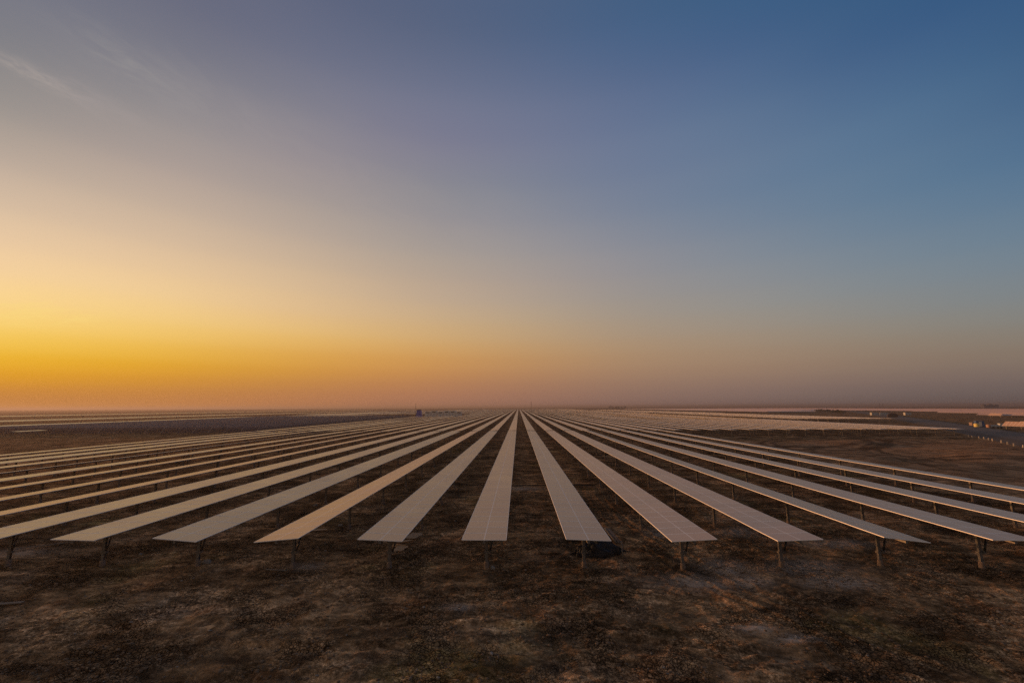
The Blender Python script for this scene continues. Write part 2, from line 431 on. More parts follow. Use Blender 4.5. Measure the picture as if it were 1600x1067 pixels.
    def ring(cx, cy, r, w):
        dd = MATH(t, 'SQRT', MATH(t, 'ADD', MATH(t, 'POWER', MATH(t, 'SUBTRACT', sx.outputs[0], cx), 2.0), MATH(t, 'POWER', MATH(t, 'SUBTRACT', sx.outputs[1], cy), 2.0)))
        return rng_(MATH(t, 'ABSOLUTE', MATH(t, 'SUBTRACT', MATH(t, 'ADD', dd, MATH(t, 'MULTIPLY', mid, min(3.0, w * 4.0))), r)), w * .4, w, 1, 0)
    trk = None
    for args in ((78, 92, 22, .7), (78, 92, 24.2, .7), (95, 70, 30, .8), (95, 70, 32.5, .8), (70, 60, 14, .7), (60, 120, 34, 1.6), (64, 118, 26, 1.4)):
        e = ring(*args); trk = e if trk is None else MATH(t, 'MAXIMUM', trk, e)
    tr_area = MATH(t, 'MULTIPLY', rng_(sx.outputs[0], 46, 54), rng_(sx.outputs[0], 118, 128, 1, 0))
    col = mix(MATH(t, 'MULTIPLY', MATH(t, 'MULTIPLY', trk, tr_area), MATH(t, 'MULTIPLY', big, 1.3)), col, (0.062, 0.040, 0.025))
    # old wheel tracks crossing the foreground
    trk = None
    for args in FRONT_TRACKS:
        e = ring(*args[:3], 0.34); trk = e if trk is None else MATH(t, 'MAXIMUM', trk, e)
    ftr = MATH(t, 'MULTIPLY', MATH(t, 'MULTIPLY', trk, rng_(mid, 0.36, 0.6)), rng_(sx.outputs[1], 30, 40, 1, 0))
    col = mix(MATH(t, 'MULTIPLY', ftr, 0.6), col, (0.034, 0.024, 0.018))
    salt = MATH(t, 'MULTIPLY', sm, rng_(noise(3.4, 10, 0.8, stretch=(0.7, 1.6, 1), off=17), 0.38, 0.53))
    salt2 = rng_(noise(0.45, 9, 0.72, stretch=(0.7, 1.4, 1), off=211), 0.60, 0.72, 0, 0.3)
    col = mix(MATH(t, 'MULTIPLY', MATH(t, 'MAXIMUM', salt, salt2), 0.9), col, (0.52, 0.41, 0.32))
    t.links.new(col, b.inputs['Base Color'])
    hsum = MATH(t, 'ADD', MATH(t, 'MULTIPLY', fine, 0.7), MATH(t, 'MULTIPLY', ck, -0.9))
    hsum = MATH(t, 'ADD', hsum, MATH(t, 'MULTIPLY', fn2, 0.25))
    bp = N(t, 'ShaderNodeBump'); bp.inputs['Strength'].default_value = 1.0; bp.inputs['Distance'].default_value = 0.09
    t.links.new(hsum, bp.inputs['Height']); t.links.new(bp.outputs[0], b.inputs['Normal'])
    return m
M_SOIL = ground_mat()
me.materials.append(M_SOIL)
tag(link('ground', me), kind='structure')

# ------------------------------------------------------------------ road with shoulders, on a low bank
def strip(pts, prof):
    mb = MB(); P = [Vector((x, y, 0)) for x, y in pts]; n = len(prof)
    for i, p in enumerate(P):
        d = ((P[min(i + 1, len(P) - 1)] - P[max(i - 1, 0)])).normalized(); nr = Vector((d.y, -d.x, 0))
        mb.v += [tuple(p + nr * u + Vector((0, 0, z))) for u, z in prof]
    for i in range(len(P) - 1):
        for j in range(n - 1):
            a = i * n + j; mb.f.append([a, a + 1, a + n + 1, a + n]); mb.m.append(0); mb.sm.append(False)
    return mb
def densify(pts, st=12):
    o = []
    for (x0, y0), (x1, y1) in zip(pts[:-1], pts[1:]):
        n = max(1, int(math.hypot(x1 - x0, y1 - y0) / st))
        for i in range(n): o.append((x0 + (x1 - x0) * i / n, y0 + (y1 - y0) * i / n))
    return o + [pts[-1]]
rp = densify([(x + ROAD_SHIFT, y) for x, y in ROAD])
M_ROAD = noisy('dusty_asphalt', (0.055, 0.042, 0.034), (0.115, 0.085, 0.066), 0.18, 0.85, lo=0.3, hi=0.7)
M_BANK = noisy('gravel_bank', (0.03, 0.025, 0.022), (0.065, 0.052, 0.042), 0.5, 0.95)
tag(link('road_bank', strip(rp, [(-8.5, -0.1), (-5.2, 0.40), (5.2, 0.40), (8.5, -0.1)]).mesh('road_bank', [M_BANK])), kind='structure')
tag(link('road', strip(rp, [(-4.6, 0.41), (-4.5, 0.43), (0, 0.48), (4.5, 0.43), (4.6, 0.41)]).mesh('road', [M_ROAD])), kind='structure')

# ------------------------------------------------------------------ solar tables
PITCH, X0, Y0 = 5.30, -1.80, 22.35
MOD, NMOD, MW = 1.141, 86, 2.28
LEN = MOD * NMOD
TIER = LEN + 2.0
TZ = 1.85                              # height of the torque tube axis
def add_module(mb, yc):
    w, l, t, fr = MW / 2, 0.5700, 0.018, 0.026
    za, zb = 0.075, 0.075 + 2 * t
    y0, y1 = yc - l, yc + l
    # frame sides and back
    for (a, b_) in (((-w, y0), (w, y0)), ((w, y0), (w, y1)), ((w, y1), (-w, y1)), ((-w, y1), (-w, y0))):
        mb.add([(a[0], a[1], za), (b_[0], b_[1], za), (b_[0], b_[1], zb), (a[0], a[1], zb)], [(0, 1, 2, 3)], 1)
    mb.add([(-w, y0, za), (w, y0, za), (w, y1, za), (-w, y1, za)], [(3, 2, 1, 0)], 3)
    # top: frame rim, two glass halves, pale gap line between the half-cell strings
    for r in ((-w, -w + fr, y0, y1), (w - fr, w, y0, y1), (-w + fr, w - fr, y0, y0 + fr), (-w + fr, w - fr, y1 - fr, y1)):
        mb.add([(r[0], r[2], zb), (r[1], r[2], zb), (r[1], r[3], zb), (r[0], r[3], zb)], [(0, 1, 2, 3)], 1)
    gz = zb - 0.002
    c = 0.020
    mb.add([(-w + fr, y0 + fr, gz), (-c, y0 + fr, gz), (-c, y1 - fr, gz), (-w + fr, y1 - fr, gz)], [(0, 1, 2, 3)], 0)
    mb.add([(c, y0 + fr, gz), (w - fr, y0 + fr, gz), (w - fr, y1 - fr, gz), (c, y1 - fr, gz)], [(0, 1, 2, 3)], 0)
    mb.add([(-c, y0 + fr, gz), (c, y0 + fr, gz), (c, y1 - fr, gz), (-c, y1 - fr, gz)], [(0, 1, 2, 3)], 2)
MODM = [M_GLASS, M_FRAME, M_LINE, M_BACK]
mb = MB(); add_module(mb, 0.0); ME_MODULE = mb.mesh('solar_module', MODM)
mb = MB()
for i in range(NMOD): add_module(mb, MOD * (i + 0.5))
ME_DECK = mb.mesh('panel_deck', MODM)
mb = MB(); mb.box(-0.065, 0.065, 0.02, LEN - 0.02, -0.065, 0.065, 0); ME_TUBE = mb.mesh('torque_tube', [M_STEEL])
mb = MB()                               # C-section post with a bearing head
for bx in ((-0.075, -0.067, -0.06, 0.06), (-0.067, 0.075, 0.048, 0.06), (-0.067, 0.075, -0.06, -0.048)):
    mb.box(bx[0], bx[1], bx[2], bx[3], -0.2, TZ - 0.10, 0)
mb.box(-0.11, 0.11, -0.045, 0.045, TZ - 0.10, TZ - 0.067, 0)
mb.box(-0.11, -0.07, -0.045, 0.045, TZ - 0.067, TZ + 0.07, 0); mb.box(0.07, 0.11, -0.045, 0.045, TZ - 0.067, TZ + 0.07, 0)
ME_POST = mb.mesh('post', [M_STEEL])
def footing(seed):
    r = random.Random(seed); mb = MB(); n = 12; rings = []
    for z, rad in ((-0.3, 0.14), (0.06, 0.135), (0.24, 0.12), (0.31, 0.10), (0.32, 0.085)):
        rings.append([(rad * cos(2 * pi * i / n) * r.uniform(.88, 1.1), rad * sin(2 * pi * i / n) * r.uniform(.88, 1.1), z + r.uniform(-.02, .02)) for i in range(n)])
    vs = sum(rings, []); fs = []
    for k in range(len(rings) - 1):
        for i in range(n): fs.append((k * n + i, k * n + (i + 1) % n, (k + 1) * n + (i + 1) % n, (k + 1) * n + i))
    fs.append([(len(rings) - 1) * n + i for i in range(n)])
    mb.add(vs, fs, 0, True); return mb.mesh('footing', [M_CONC])
ME_FOOT = [footing(i) for i in range(4)]
mb = MB(); mb.box(-0.12, 0.17, -0.09, 0.09, 0.74, 0.84, 0); mb.box(0.11, 0.22, -0.13, -0.03, 0.76, 0.90, 0)
ME_BRKT = mb.mesh('bracket', [M_STEEL])
mb = MB(); mb.tube((0.17, 0, 0.84), (0.33, 0, 1.40), 0.050, n=8); mb.tube((0.33, 0, 1.40), (0.45, 0, 1.82), 0.030, n=8)
ME_DAMP = mb.mesh('damper', [M_DARKSTEEL])
mb = MB(); mb.box(-0.85, 0.85, -0.025, 0.025, 0.066, 0.0745, 0); mb.box(-0.85, 0.85, -0.025, -0.02, 0.02, 0.066, 0)
ME_RAIL = mb.mesh('cross_rail', [M_STEEL])
NPOST = 13
POST_Y = [1.85 + i * 7.68 for i in range(NPOST)]
mb = MB()                               # a whole table in one mesh, for those too far away to show their parts
def far_table(tilt):
    tz = 1.35 if tilt < -40 else TZ
    mb = MB(); M = Matrix.Translation((0, 0, tz)) @ Matrix.Rotation(R(tilt), 4, 'Y')
    w = MW / 2
    mb.box(-w, w, 0, LEN, 0.075, 0.111, 1, M, top=0, bottom=2)
    mb.box(-0.065, 0.065, 0.02, LEN - 0.02, -0.065, 0.065, 3, M)
    for y in POST_Y: mb.box(-0.075, 0.075, y - 0.06, y + 0.06, -0.2, tz - 0.07, 3)
    return mb
FARM = [M_GLASS, M_FRAME, M_BACK, M_STEEL]
FAR_MESH = {}
def far_mesh(tilt):
    if tilt not in FAR_MESH: FAR_MESH[tilt] = far_table(tilt).mesh('solar_table', FARM)
    return FAR_MESH[tilt]

ORD = ['zeroth', 'first', 'second', 'third', 'fourth', 'fifth', 'sixth', 'seventh', 'eighth', 'ninth', 'tenth', 'eleventh', 'twelfth',
       'thirteenth', 'fourteenth', 'fifteenth', 'sixteenth', 'seventeenth', 'eighteenth', 'nineteenth', 'twentieth', 'twenty-first',
       'twenty-second', 'twenty-third', 'twenty-fourth', 'twenty-fifth', 'twenty-sixth', 'twenty-seventh', 'twenty-eighth', 'twenty-ninth',
       'thirtieth', 'thirty-first', 'thirty-second', 'thirty-third', 'thirty-fourth', 'thirty-fifth', 'thirty-sixth', 'thirty-seventh',
       'thirty-eighth', 'thirty-ninth', 'fortieth', 'forty-first']
def place(k): return f'{ORD[1 - k]} row left of the central lane' if k <= 0 else f'{ORD[k]} row right of the central lane'
G_TAB = 'solar panel tables standing in parallel rows'
TILT0 = {-14: -1, -13: 0, -12: 1, -11: -1.5, -10: -6, -9: -1, -8: -4, -7: -4.5, -6: -5, -5: 0.5, -4: 1.5, -3: 4.5, -2: -5, -1: 2.5, 0: 0.3,
         1: 2, 2: -3, 3: -2, 4: 6.5, 5: 1, 6: 2, 7: 1.5, 8: 3}
LOOK0 = {-2: 'orange glowing solar table', -10: 'thin edge-on solar table', 4: 'grey right-tilting solar table',
         -3: 'grey right-tilting solar table', 0: 'level pale solar table'}
def detailed(k, X, Y, tilt, label, modules, footings):
    t = empty('solar_table', (X, Y, 0)); tag(t, label, 'solar table', G_TAB)
    link('torque_tube', ME_TUBE, t, (0, 0, TZ), (0, R(tilt), 0))
    if modules:
        for i in range(NMOD):
            yl = MOD * (i + 0.5)
            link('solar_module', ME_MODULE, t, (0, yl, TZ), (R(random.gauss(0, .05)), R(tilt + random.gauss(0, .10)), 0))
        for i in (0, 1, 2):
            link('cross_rail', ME_RAIL, t, (0, MOD * (i + 0.5) - 0.3, TZ), (0, R(tilt), 0))
    else:
        link('panel_deck', ME_DECK, t, (0, 0, TZ), (0, R(tilt), 0))
    for j, y in enumerate(POST_Y):
        p = link('post', ME_POST, t, (0, y, 0))
        if footings:
            zz = float(height(X, Y + y))
            link('footing', ME_FOOT[j % 4], p, (0, 0, zz), (0, 0, random.uniform(0, 6)))
        if modules and j in (0, 6, 12):
            link('bracket', ME_BRKT, p)
            d = link('damper', ME_DAMP, t, (0, y - 0.09, 0))
    return t
n_tables = 0
for k in range(-14, 9):
    look = LOOK0.get(k, 'long solar table')
    detailed(k, X0 + PITCH * k, Y0 + random.uniform(-.06, .06), TILT0[k], f'{look}, front rank, {place(k)}', -5 <= k <= 5, True)
    n_tables += 1
tilts = [-3.5, -2.5, -2, -1, -0.5, 0, 0.5, 1, 1.5, 2.5, 3.5]
for k in range(9, 25):                  # the block on the right begins one rank further back
    detailed(k, X0 + PITCH * k, Y0 + TIER, random.choice([-1.4, -1, -0.6, 0, 0.4]), f'solar table with its posts showing, second rank, {place(k)}', False, False)
    n_tables += 1
far_list = []
def far_range(tier, ks, tiltset, word):
    for k in ks: far_list.append((tier, k, random.choice(tiltset), word))
far_range(1, range(-14, 9), tilts, 'flat solar table')
backs = [-56, -58, -60]
far_range(1, [k for k in range(-36, -15)], backs, 'dark solar table seen from behind')
far_range(1, (-40, -39, -38), [3, 4], 'flat solar table')
far_range(2, range(-14, 25), tilts, 'flat solar table')
far_range(2, [k for k in range(-36, -15)], backs, 'dark solar table seen from behind')
far_range(2, (-40, -39, -38), [3, 4], 'flat solar table')
far_range(2, range(28, 38), [-1, -0.5, 0], 'sunlit solar table')
far_range(3, [k for k in range(-40, 25) if not -24 <= k <= -9], tilts, 'flat solar table')
far_range(3, range(28, 38), [-1, -0.5, 0], 'sunlit solar table')
rest = []
for tier in range(4, 13):
    ks = list(range(-42 if tier < 9 else -30, 26 if tier < 9 else 30))
    for k in ks:
        rest.append((tier, k, random.choice(tilts)))
    if tier < 9:
        rest += [(tier, k, -0.5) for k in range(28, 40)]
RANK = {1: 'second', 2: 'third', 3: 'fourth', 4: 'fifth'}
for tier, k, tilt, word in far_list:
    if n_tables >= 300:
        rest.append((tier, k, tilt)); continue
    o = link('solar_table', far_mesh(tilt), None, (X0 + PITCH * k, Y0 + TIER * tier + (17 if tilt < -40 else 0), random.uniform(-.04, .04)))
    tag(o, f'{word}, {RANK[tier]} rank, {place(k)}', 'solar table', G_TAB)
    n_tables += 1
# ---- everything further: one mass of far tables
mb = MB()
def far_box(X, Y, L, tilt, z=TZ, w=MW / 2):
    M = Matrix.Translation((X, Y, z)) @ Matrix.Rotation(R(tilt), 4, 'Y')
    mb.box(-w, w, 0, L, 0.075, 0.111, 1, M, top=0, bottom=2)
    for i in range(5):
        y = Y + L * (i + .5) / 5
        mb.box(X - .08, X + .08, y - .06, y + .06, -.2, z, 3)
for tier, k, tilt in rest: far_box(X0 + PITCH * k, Y0 + TIER * tier, LEN, tilt)
for tier in range(0, 12):               # strips beyond the left block
    for k in (-58, -57, -56, -55, -54, -53):
        if (tier * 7 + k) % 5: far_box(X0 + PITCH * k, Y0 + TIER * (tier + 1), LEN, random.choice([2, 3, 4]))
    for k in range(-98, -88): far_box(X0 + PITCH * k, Y0 + TIER * (tier + 2), LEN, random.choice([1, 2, 3]))
for tier in range(2, 12):               # beyond the road on the right, tilted to the sun
    for k in range(58, 96):
        x = X0 + PITCH * k; y = Y0 + TIER * tier
        if road_dist(np.array(x - ROAD_SHIFT), np.array(y + LEN / 2)) < 75 : continue
        far_box(x, y, LEN, -24)
    for k in range(96, 150):
        if (k // 6 + tier) % 4: far_box(X0 + PITCH * k, Y0 + TIER * tier, LEN, -24)
tag(link('far_solar_tables', mb.mesh('far_solar_tables', FARM)), 'distant solar tables merging into pale bands towards the horizon', 'solar tables', kind='stuff')

# ------------------------------------------------------------------ tables tilted hard to the sun by the road, right
mb = MB()
for i in range(7):
    add_module(mb, MOD * (i + 0.5))
ME_DECK_S = mb.mesh('panel_deck', MODM)
mb = MB(); mb.box(-0.065, 0.065, 0, MOD * 7, -0.065, 0.065, 0); ME_TUBE_S = mb.mesh('torque_tube', [M_STEEL])
G_T2 = 'solar tables tilted to the sunset beyond the road'
def tilted(X, Y, tilt, label):
    t = empty('solar_table', (X, Y, 0)); tag(t, label, 'solar table', G_T2)
    link('panel_deck', ME_DECK_S, t, (0, 0, TZ), (0, R(tilt), 0)); link('torque_tube', ME_TUBE_S, t, (0, 0, TZ), (0, R(tilt), 0))
    for yy in (0.6, 7.4): link('post', ME_POST, t, (0, yy, 0))
x_, y_ = at(1612, 672)
for i in range(3):
    tilted(x_ + PITCH * i, y_, -42, f'steep orange-lit solar table by the right picture edge, {ORD[i + 1]} from the road')
x_, y_ = at(52, 673.2, TZ)
tilted(x_, y_ - 5, 3, 'short flat pale solar table standing alone before the dark block on the far left')
x_, y_ = at(1566, 652)
for i in range(10):
    tilted(x_ + 7.4 * i, y_, -42, f'steep orange-lit solar table in the farther right group, {ORD[i + 1]} from the road')

# ------------------------------------------------------------------ white guard posts along the road
M_WHITE = noisy('weathered_white_paint', (0.34, 0.31, 0.28), (0.20, 0.18, 0.16), 5, 0.8)
def guard_mesh():
    mb = MB(); mb.box(-.11, .11, -.11, .11, -.3, .52, 0)
    mb.add([(-.11, -.11, .52), (.11, -.11, .52), (.11, .11, .52), (-.11, .11, .52), (-.05, -.05, .62), (.05, -.05, .62), (.05, .05, .62), (-.05, .05, .62)],
           [(0, 1, 5, 4), (1, 2, 6, 5), (2, 3, 7, 6), (3, 0, 4, 7), (4, 5, 6, 7)], 0)
    return mb.mesh('guard_post', [M_WHITE])
ME_GP = guard_mesh()
gp = [(1598, 699.5), (1586, 697), (1577, 694.5), (1565, 691.5), (1554, 689), (1545, 687.5), (1536, 686), (1529, 685), (1522, 684), (1514, 682.5)]
for i, (px, py) in enumerate(gp):
    x, y = at(px, py)
    tag(link('guard_post', ME_GP, None, (x + random.uniform(-.4, .4), y + random.uniform(-.4, .4), 0), (random.gauss(0, .07), random.gauss(0, .07), random.uniform(0, 1.5))), f'white roadside guard post, {ORD[i + 1]} from the right picture edge', 'guard post', 'white guard posts along the road')

# ------------------------------------------------------------------ things parked beyond the road
M_YEL = principled('yellow_plastic', (0.62, 0.50, 0.16), 0.5)
M_BLUE = noisy('blue_sheet_metal', (0.03, 0.07, 0.20), (0.05, 0.10, 0.24), 3, 0.5)
M_ORG = principled('orange_plastic', (0.34, 0.20, 0.14), 0.6)
M_PALE = noisy('pale_sheet_metal', (0.42, 0.43, 0.44), (0.32, 0.32, 0.32), 2, 0.5)
M_DARK = noisy('dark_canvas', (0.022, 0.016, 0.016), (0.04, 0.028, 0.026), 2, 0.9)
M_TYRE = principled('tyre_rubber', (0.02, 0.02, 0.02), 0.9)
M_WIN = principled('window_glass', (0.03, 0.035, 0.05), 0.1)
def tank(name, x, y, r, h, mat, label, cat):
    t = empty(name, (x, y, 0)); tag(t, label, cat)
    mb = MB(); n = 18; rings = [(0, r * .96), (.05, r), (h * .3, r), (h * .32, r * 1.03), (h * .36, r * 1.03), (h * .38, r), (h * .72, r), (h * .74, r * 1.03), (h * .78, r * 1.03), (h * .8, r), (h * .88, r * .93), (h * .95, r * .6), (h * .97, r * .3)]
    vs = [(q * cos(2 * pi * i / n), q * sin(2 * pi * i / n), z) for z, q in rings for i in range(n)]
    fs = [(k * n + i, k * n + (i + 1) % n, (k + 1) * n + (i + 1) % n, (k + 1) * n + i) for k in range(len(rings) - 1) for i in range(n)]
    mb.add(vs, fs, 0, True); link('tank_body', mb.mesh('tank_body', [mat]), t)
    mb = MB(); mb.tube((0, 0, h * .96), (0, 0, h * 1.04), r * .33, n=14); link('lid', mb.mesh('lid', [M_DARKSTEEL]), t)
x, y = at(1526.5, 668.5); tank('water_tank', x, y, .75, 1.8, M_YEL, 'round yellow tank standing left of the blue cabin', 'tank')
x, y = at(1545, 669); tank('water_tank', x, y, .62, 1.5, M_ORG, 'round orange tank in front of the blue cabin', 'tank')
def cabin(x, y, w, d, h, mat, label, rz=0.0, name='site_cabin'):
    t = empty(name, (x, y, 0), (0, 0, rz)); tag(t, label, 'cabin')
    mb = MB(); mb.box(-w / 2, w / 2, -d / 2, d / 2, 0.15, h, 0); n = int(w / .3)
    for i in range(n):
        u = -w / 2 + (i + .5) * w / n; mb.box(u - .06, u + .06, -d / 2 - .03, -d / 2, .2, h - .05, 0)
    link('wall', mb.mesh('wall', [mat]), t)
    mb = MB(); mb.box(-w / 2 - .1, w / 2 + .1, -d / 2 - .1, d / 2 + .1, h + .003, h + .12, 0); link('roof', mb.mesh('roof', [M_STEEL]), t)
    mb = MB(); mb.box(-.4, .4, -d / 2 - .06, -d / 2 - .031, .2, min(2.1, h - .2), 0); link('door', mb.mesh('door', [M_PALE]), t)
    mb = MB()
    for sx in (-1, 1): mb.box(sx * w * .4 - .1, sx * w * .4 + .1, -d / 2, d / 2, -.1, .149, 0)
    link('skid', mb.mesh('skid', [M_DARKSTEEL]), t)
    return t
x, y = at(1536, 667); cabin(x, y + 1.2, 2.3, 2.2, 2.3, M_BLUE, 'small blue cabin between the yellow and orange tanks', -.5)
# pale pickup-like trailer, low and long
x, y = at(1556, 669)
t = empty('trailer', (x, y, 0), (0, 0, -.35)); tag(t, 'low pale trailer right of the orange tank', 'trailer')
mb = MB(); mb.box(-1.9, 1.9, -.85, .85, .55, 1.15, 0); mb.box(1.0, 1.9, -.8, .8, 1.153, 1.8, 0); link('body', mb.mesh('body', [M_PALE]), t)
mb = MB(); mb.box(-2.6, -1.9, -.05, .05, .5, .6, 0); link('drawbar', mb.mesh('drawbar', [M_DARKSTEEL]), t)
for sx in (-1.1, 1.1):
    for sy in (-.9, .9):
        mb = MB(); mb.tube((sx, sy - .1, .33), (sx, sy + .1, .33), .33, n=16); link('wheel', mb.mesh('wheel', [M_TYRE]), t)
x, y = at(1519, 666)
t = empty('equipment_box', (x, y, 0), (0, 0, .3)); tag(t, 'pinkish equipment box left of the yellow tank', 'box')
M_PINK = noisy('faded_panel', (0.30, 0.20, 0.17), (0.22, 0.15, 0.13), 3, 0.7)
mb = MB(); mb.box(-.7, .7, -.5, .5, .1, 1.5, 0); link('case', mb.mesh('case', [M_PINK]), t)
mb = MB(); mb.box(-.76, .76, -.56, .56, 1.503, 1.6, 0); link('lid', mb.mesh('lid', [M_STEEL]), t)
mb = MB(); mb.box(-.6, -.4, -.5, .5, -.1, .099, 0); mb.box(.4, .6, -.5, .5, -.1, .099, 0); link('skid', mb.mesh('skid', [M_DARKSTEEL]), t)
# dark hut with a rounded roof
x, y = at(1395, 652.5)
t = empty('hut', (x, y, 0), (0, 0, -.6)); tag(t, 'dark hut with a rounded canvas roof beside the road', 'hut')
mb = MB(); n = 12; L2 = 2.8
prof = [(-2.7, -.1), (-2.7, 1.7)] + [(-2.7 * cos(pi * i / n), 1.7 + 1.5 * sin(pi * i / n)) for i in range(1, n)] + [(2.7, 1.7), (2.7, -.1)]
vs = [(u, -L2, z) for u, z in prof] + [(u, L2, z) for u, z in prof]; m_ = len(prof)
mb.add(vs, [(i, i + 1, m_ + i + 1, m_ + i) for i in range(m_ - 1)] + [list(range(m_))[::-1], [m_ + i for i in range(m_)]], 0)
link('canvas', mb.mesh('canvas', [M_DARK]), t)
mb = MB(); mb.box(-.6, .6, -L2 - .05, -L2 - .003, -.05, 2.0, 0); link('door', mb.mesh('door', [M_DARKSTEEL]), t)
# pale low walls / site offices behind the hut
for i, (px, wd) in enumerate(((1366, 5.0), (1382, 6.0), (1418, 4.5))):
    x, y = at(px, 648.8)
    lab = ('pale site cabin, farther left of the two beside the dark hut', 'pale site cabin close to the left of the dark hut', 'pale site cabin right of the dark hut')[i]
    cabin(x, y, wd, 2.4, 2.4, M_PALE, lab, -.15)

# ------------------------------------------------------------------ inverter station in the middle distance, left of the vanishing point
sy = Y0 + TIER * 3 + 48
def sx_(px): return at(px, 648, TZ)[0] / at(px, 648, TZ)[1] * sy
M_NAVY = noisy('navy_sheet_metal', (0.04, 0.05, 0.28), (0.05, 0.065, 0.36), 2, 0.5)
x0 = sx_(654.5)
t = empty('tower', (x0, sy, 0)); tag(t, 'tall tapering navy blue tower at the left end of the inverter station', 'tower')
mb = MB()
vs = [(-2.3, -2, 0), (3.2, -2, 0), (3.2, 2, 0), (-2.3, 2, 0), (-1.5, -1.5, 6.4), (1.7, -1.5, 6.4), (1.7, 1.5, 6.4), (-1.5, 1.5, 6.4)]
mb.add(vs, [(4, 5, 6, 7), (0, 1, 5, 4), (1, 2, 6, 5), (2, 3, 7, 6), (3, 0, 4, 7)], 0); link('body', mb.mesh('body', [M_NAVY]), t)
mb = MB(); mb.box(-1.7, 1.9, -1.7, 1.7, 6.403, 6.8, 0); link('roof', mb.mesh('roof', [M_DARKSTEEL]), t)
t = empty('mast', (sx_(649.2), sy, 0)); tag(t, 'thin mast standing left of the navy blue tower', 'mast')
mb = MB(); mb.tube((0, 0, -.2), (0, 0, 12), .22, .12, n=8); link('pole', mb.mesh('pole', [M_DARKSTEEL]), t)
mb = MB(); mb.tube((0, 0, 12), (0, 0, 13), .06, .03, n=6); link('tip', mb.mesh('tip', [M_STEEL]), t)
xa = sx_(664); xb = sx_(722)
n = 6; wd = (xb - xa) / n
M_SHED = noisy('dusty_white_sheet', (0.66, 0.62, 0.57), (0.5, 0.47, 0.43), 1, 0.7)
labs = ['nearest the navy blue tower', 'second from the navy blue tower', 'third from the navy blue tower', 'third from the right end', 'second from the right end', 'at the right end of the row']
for i in range(n):
    h = (5.0, 5.6, 4.9, 5.6, 5.6, 4.8)[i]; xc = xa + (i + .5) * wd
    t = empty('inverter_container', (xc, sy + random.uniform(-.5, .5), 0)); tag(t, f'dusty white inverter container {labs[i]}', 'container', 'inverter containers in a row')
    mb = MB(); mb.box(-wd * .46, wd * .46, -1.4, 1.4, .4, h, 0)
    link('shell', mb.mesh('shell', [M_SHED]), t)
    mb = MB(); mb.box(-wd * .28, wd * .28, -1.45, -1.403, h * .72, h * .93, 0); link('louvre', mb.mesh('louvre', [M_STEEL]), t)
    mb = MB(); mb.box(-wd * .1, wd * .12, -1.45, -1.403, .5, h * .6, 0); link('door', mb.mesh('door', [M_PALE]), t)
    mb = MB(); mb.box(-wd * .4, wd * .4, -1.2, 1.2, -.1, .399, 0); link('plinth', mb.mesh('plinth', [M_CONC]), t)
# far lattice mast right of the vanishing point
ym = 600; xm = at(830, 640, 0)[0] / at(830, 640, 0)[1] * ym
t = empty('lattice_mast', (xm, ym, 0)); tag(t, 'slender tall mast on the horizon just right of the vanishing point', 'mast')
mb = MB()
for s1, s2 in ((-1, -1), (1, -1), (0, 1)): mb.tube((s1 * .5, s2 * .4, -.2), (s1 * .22, s2 * .2, 16), .09, n=5)
for i in range(16): mb.tube((-.5 + .017 * i, -.4, i), (.48 - .017 * i, -.4, i + 1), .05, n=4)
link('lattice', mb.mesh('lattice', [M_DARKSTEEL]), t)
mb = MB(); mb.tube((0, 0, 16), (0, 0, 18.2), .05, n=5); link('rod', mb.mesh('rod', [M_STEEL]), t)

# ------------------------------------------------------------------ trees and buildings on the horizon
M_LEAF = noisy('dusty_leaves', (0.028, 0.034, 0.016), (0.06, 0.062, 0.03), 1.2, 0.9)
M_BARK = principled('bark', (0.06, 0.045, 0.035), 0.9)
def tree_meshes(h, seed):
    r = random.Random(seed); mb = MB()
    mb.tube((0, 0, -.2), (r.uniform(-.3, .3), 0, h * .55), h * .045, h * .02, n=7)
    for i in range(5):
        a = r.uniform(0, 2 * pi); mb.tube((0, 0, h * r.uniform(.25, .45)), (cos(a) * h * .28, sin(a) * h * .28, h * r.uniform(.55, .8)), h * .02, h * .008, n=5)
    tr = mb.mesh('trunk', [M_BARK])
    mb = MB(); cl = [(r.gauss(0, h * .2), r.gauss(0, h * .2), h * r.uniform(.42, .92), h * r.uniform(.1, .2)) for _ in range(13)]
    for cx, cy, cz, cr in cl:
        for _ in range(70):
            d = Vector((r.gauss(0, 1), r.gauss(0, 1), r.gauss(0, .8))).normalized() * cr * r.uniform(.5, 1.1)
            p = Vector((cx, cy, cz)) + d; s = h * r.uniform(.02, .04)
            u = Vector((r.gauss(0, 1), r.gauss(0, 1), r.gauss(0, 1))).normalized(); w = u.orthogonal().normalized()
            mb.add([p - u * s, p + w * s * .6, p + u * s, p - w * s * .6], [(0, 1, 2, 3)], 0)
    return tr, mb.mesh('crown', [M_LEAF])
TREES = [tree_meshes(1.0, s) for s in range(4)]
def tree(x, y, h, i, label, group, name='tree', wide=1.0):
    t = empty(name, (x, y, 0), (0, 0, i * 1.3)); t.scale = (h * wide, h * wide, h); tag(t, label, name, group)
    link('trunk', TREES[i % 4][0], t); link('crown', TREES[i % 4][1], t)
def far_at(px, dist): 
    x, y = at(px, 700); return x / y * dist, dist
for i, (px, h) in enumerate(((956, 11), (960.5, 8), (965, 9), (969.5, 10), (974, 8), (979, 10))):
    x, y = far_at(px, 1450)
    tree(x, y, h, i, f'small tree on the horizon right of the mast, {ORD[i + 1]} from the left', 'trees on the horizon', wide=1.3)
for i, px in enumerate((1282, 1287, 1291, 1296, 1300, 1306, 1311, 1316, 1322)):
    x, y = far_at(px, 560 - i * 22)
    tree(x, y, 3.4 + (i * 7 % 5) * .4, i, f'low green shrub in the roadside line, {ORD[i + 1]} from the far end', 'shrubs lining the road', 'shrub', 1.5)
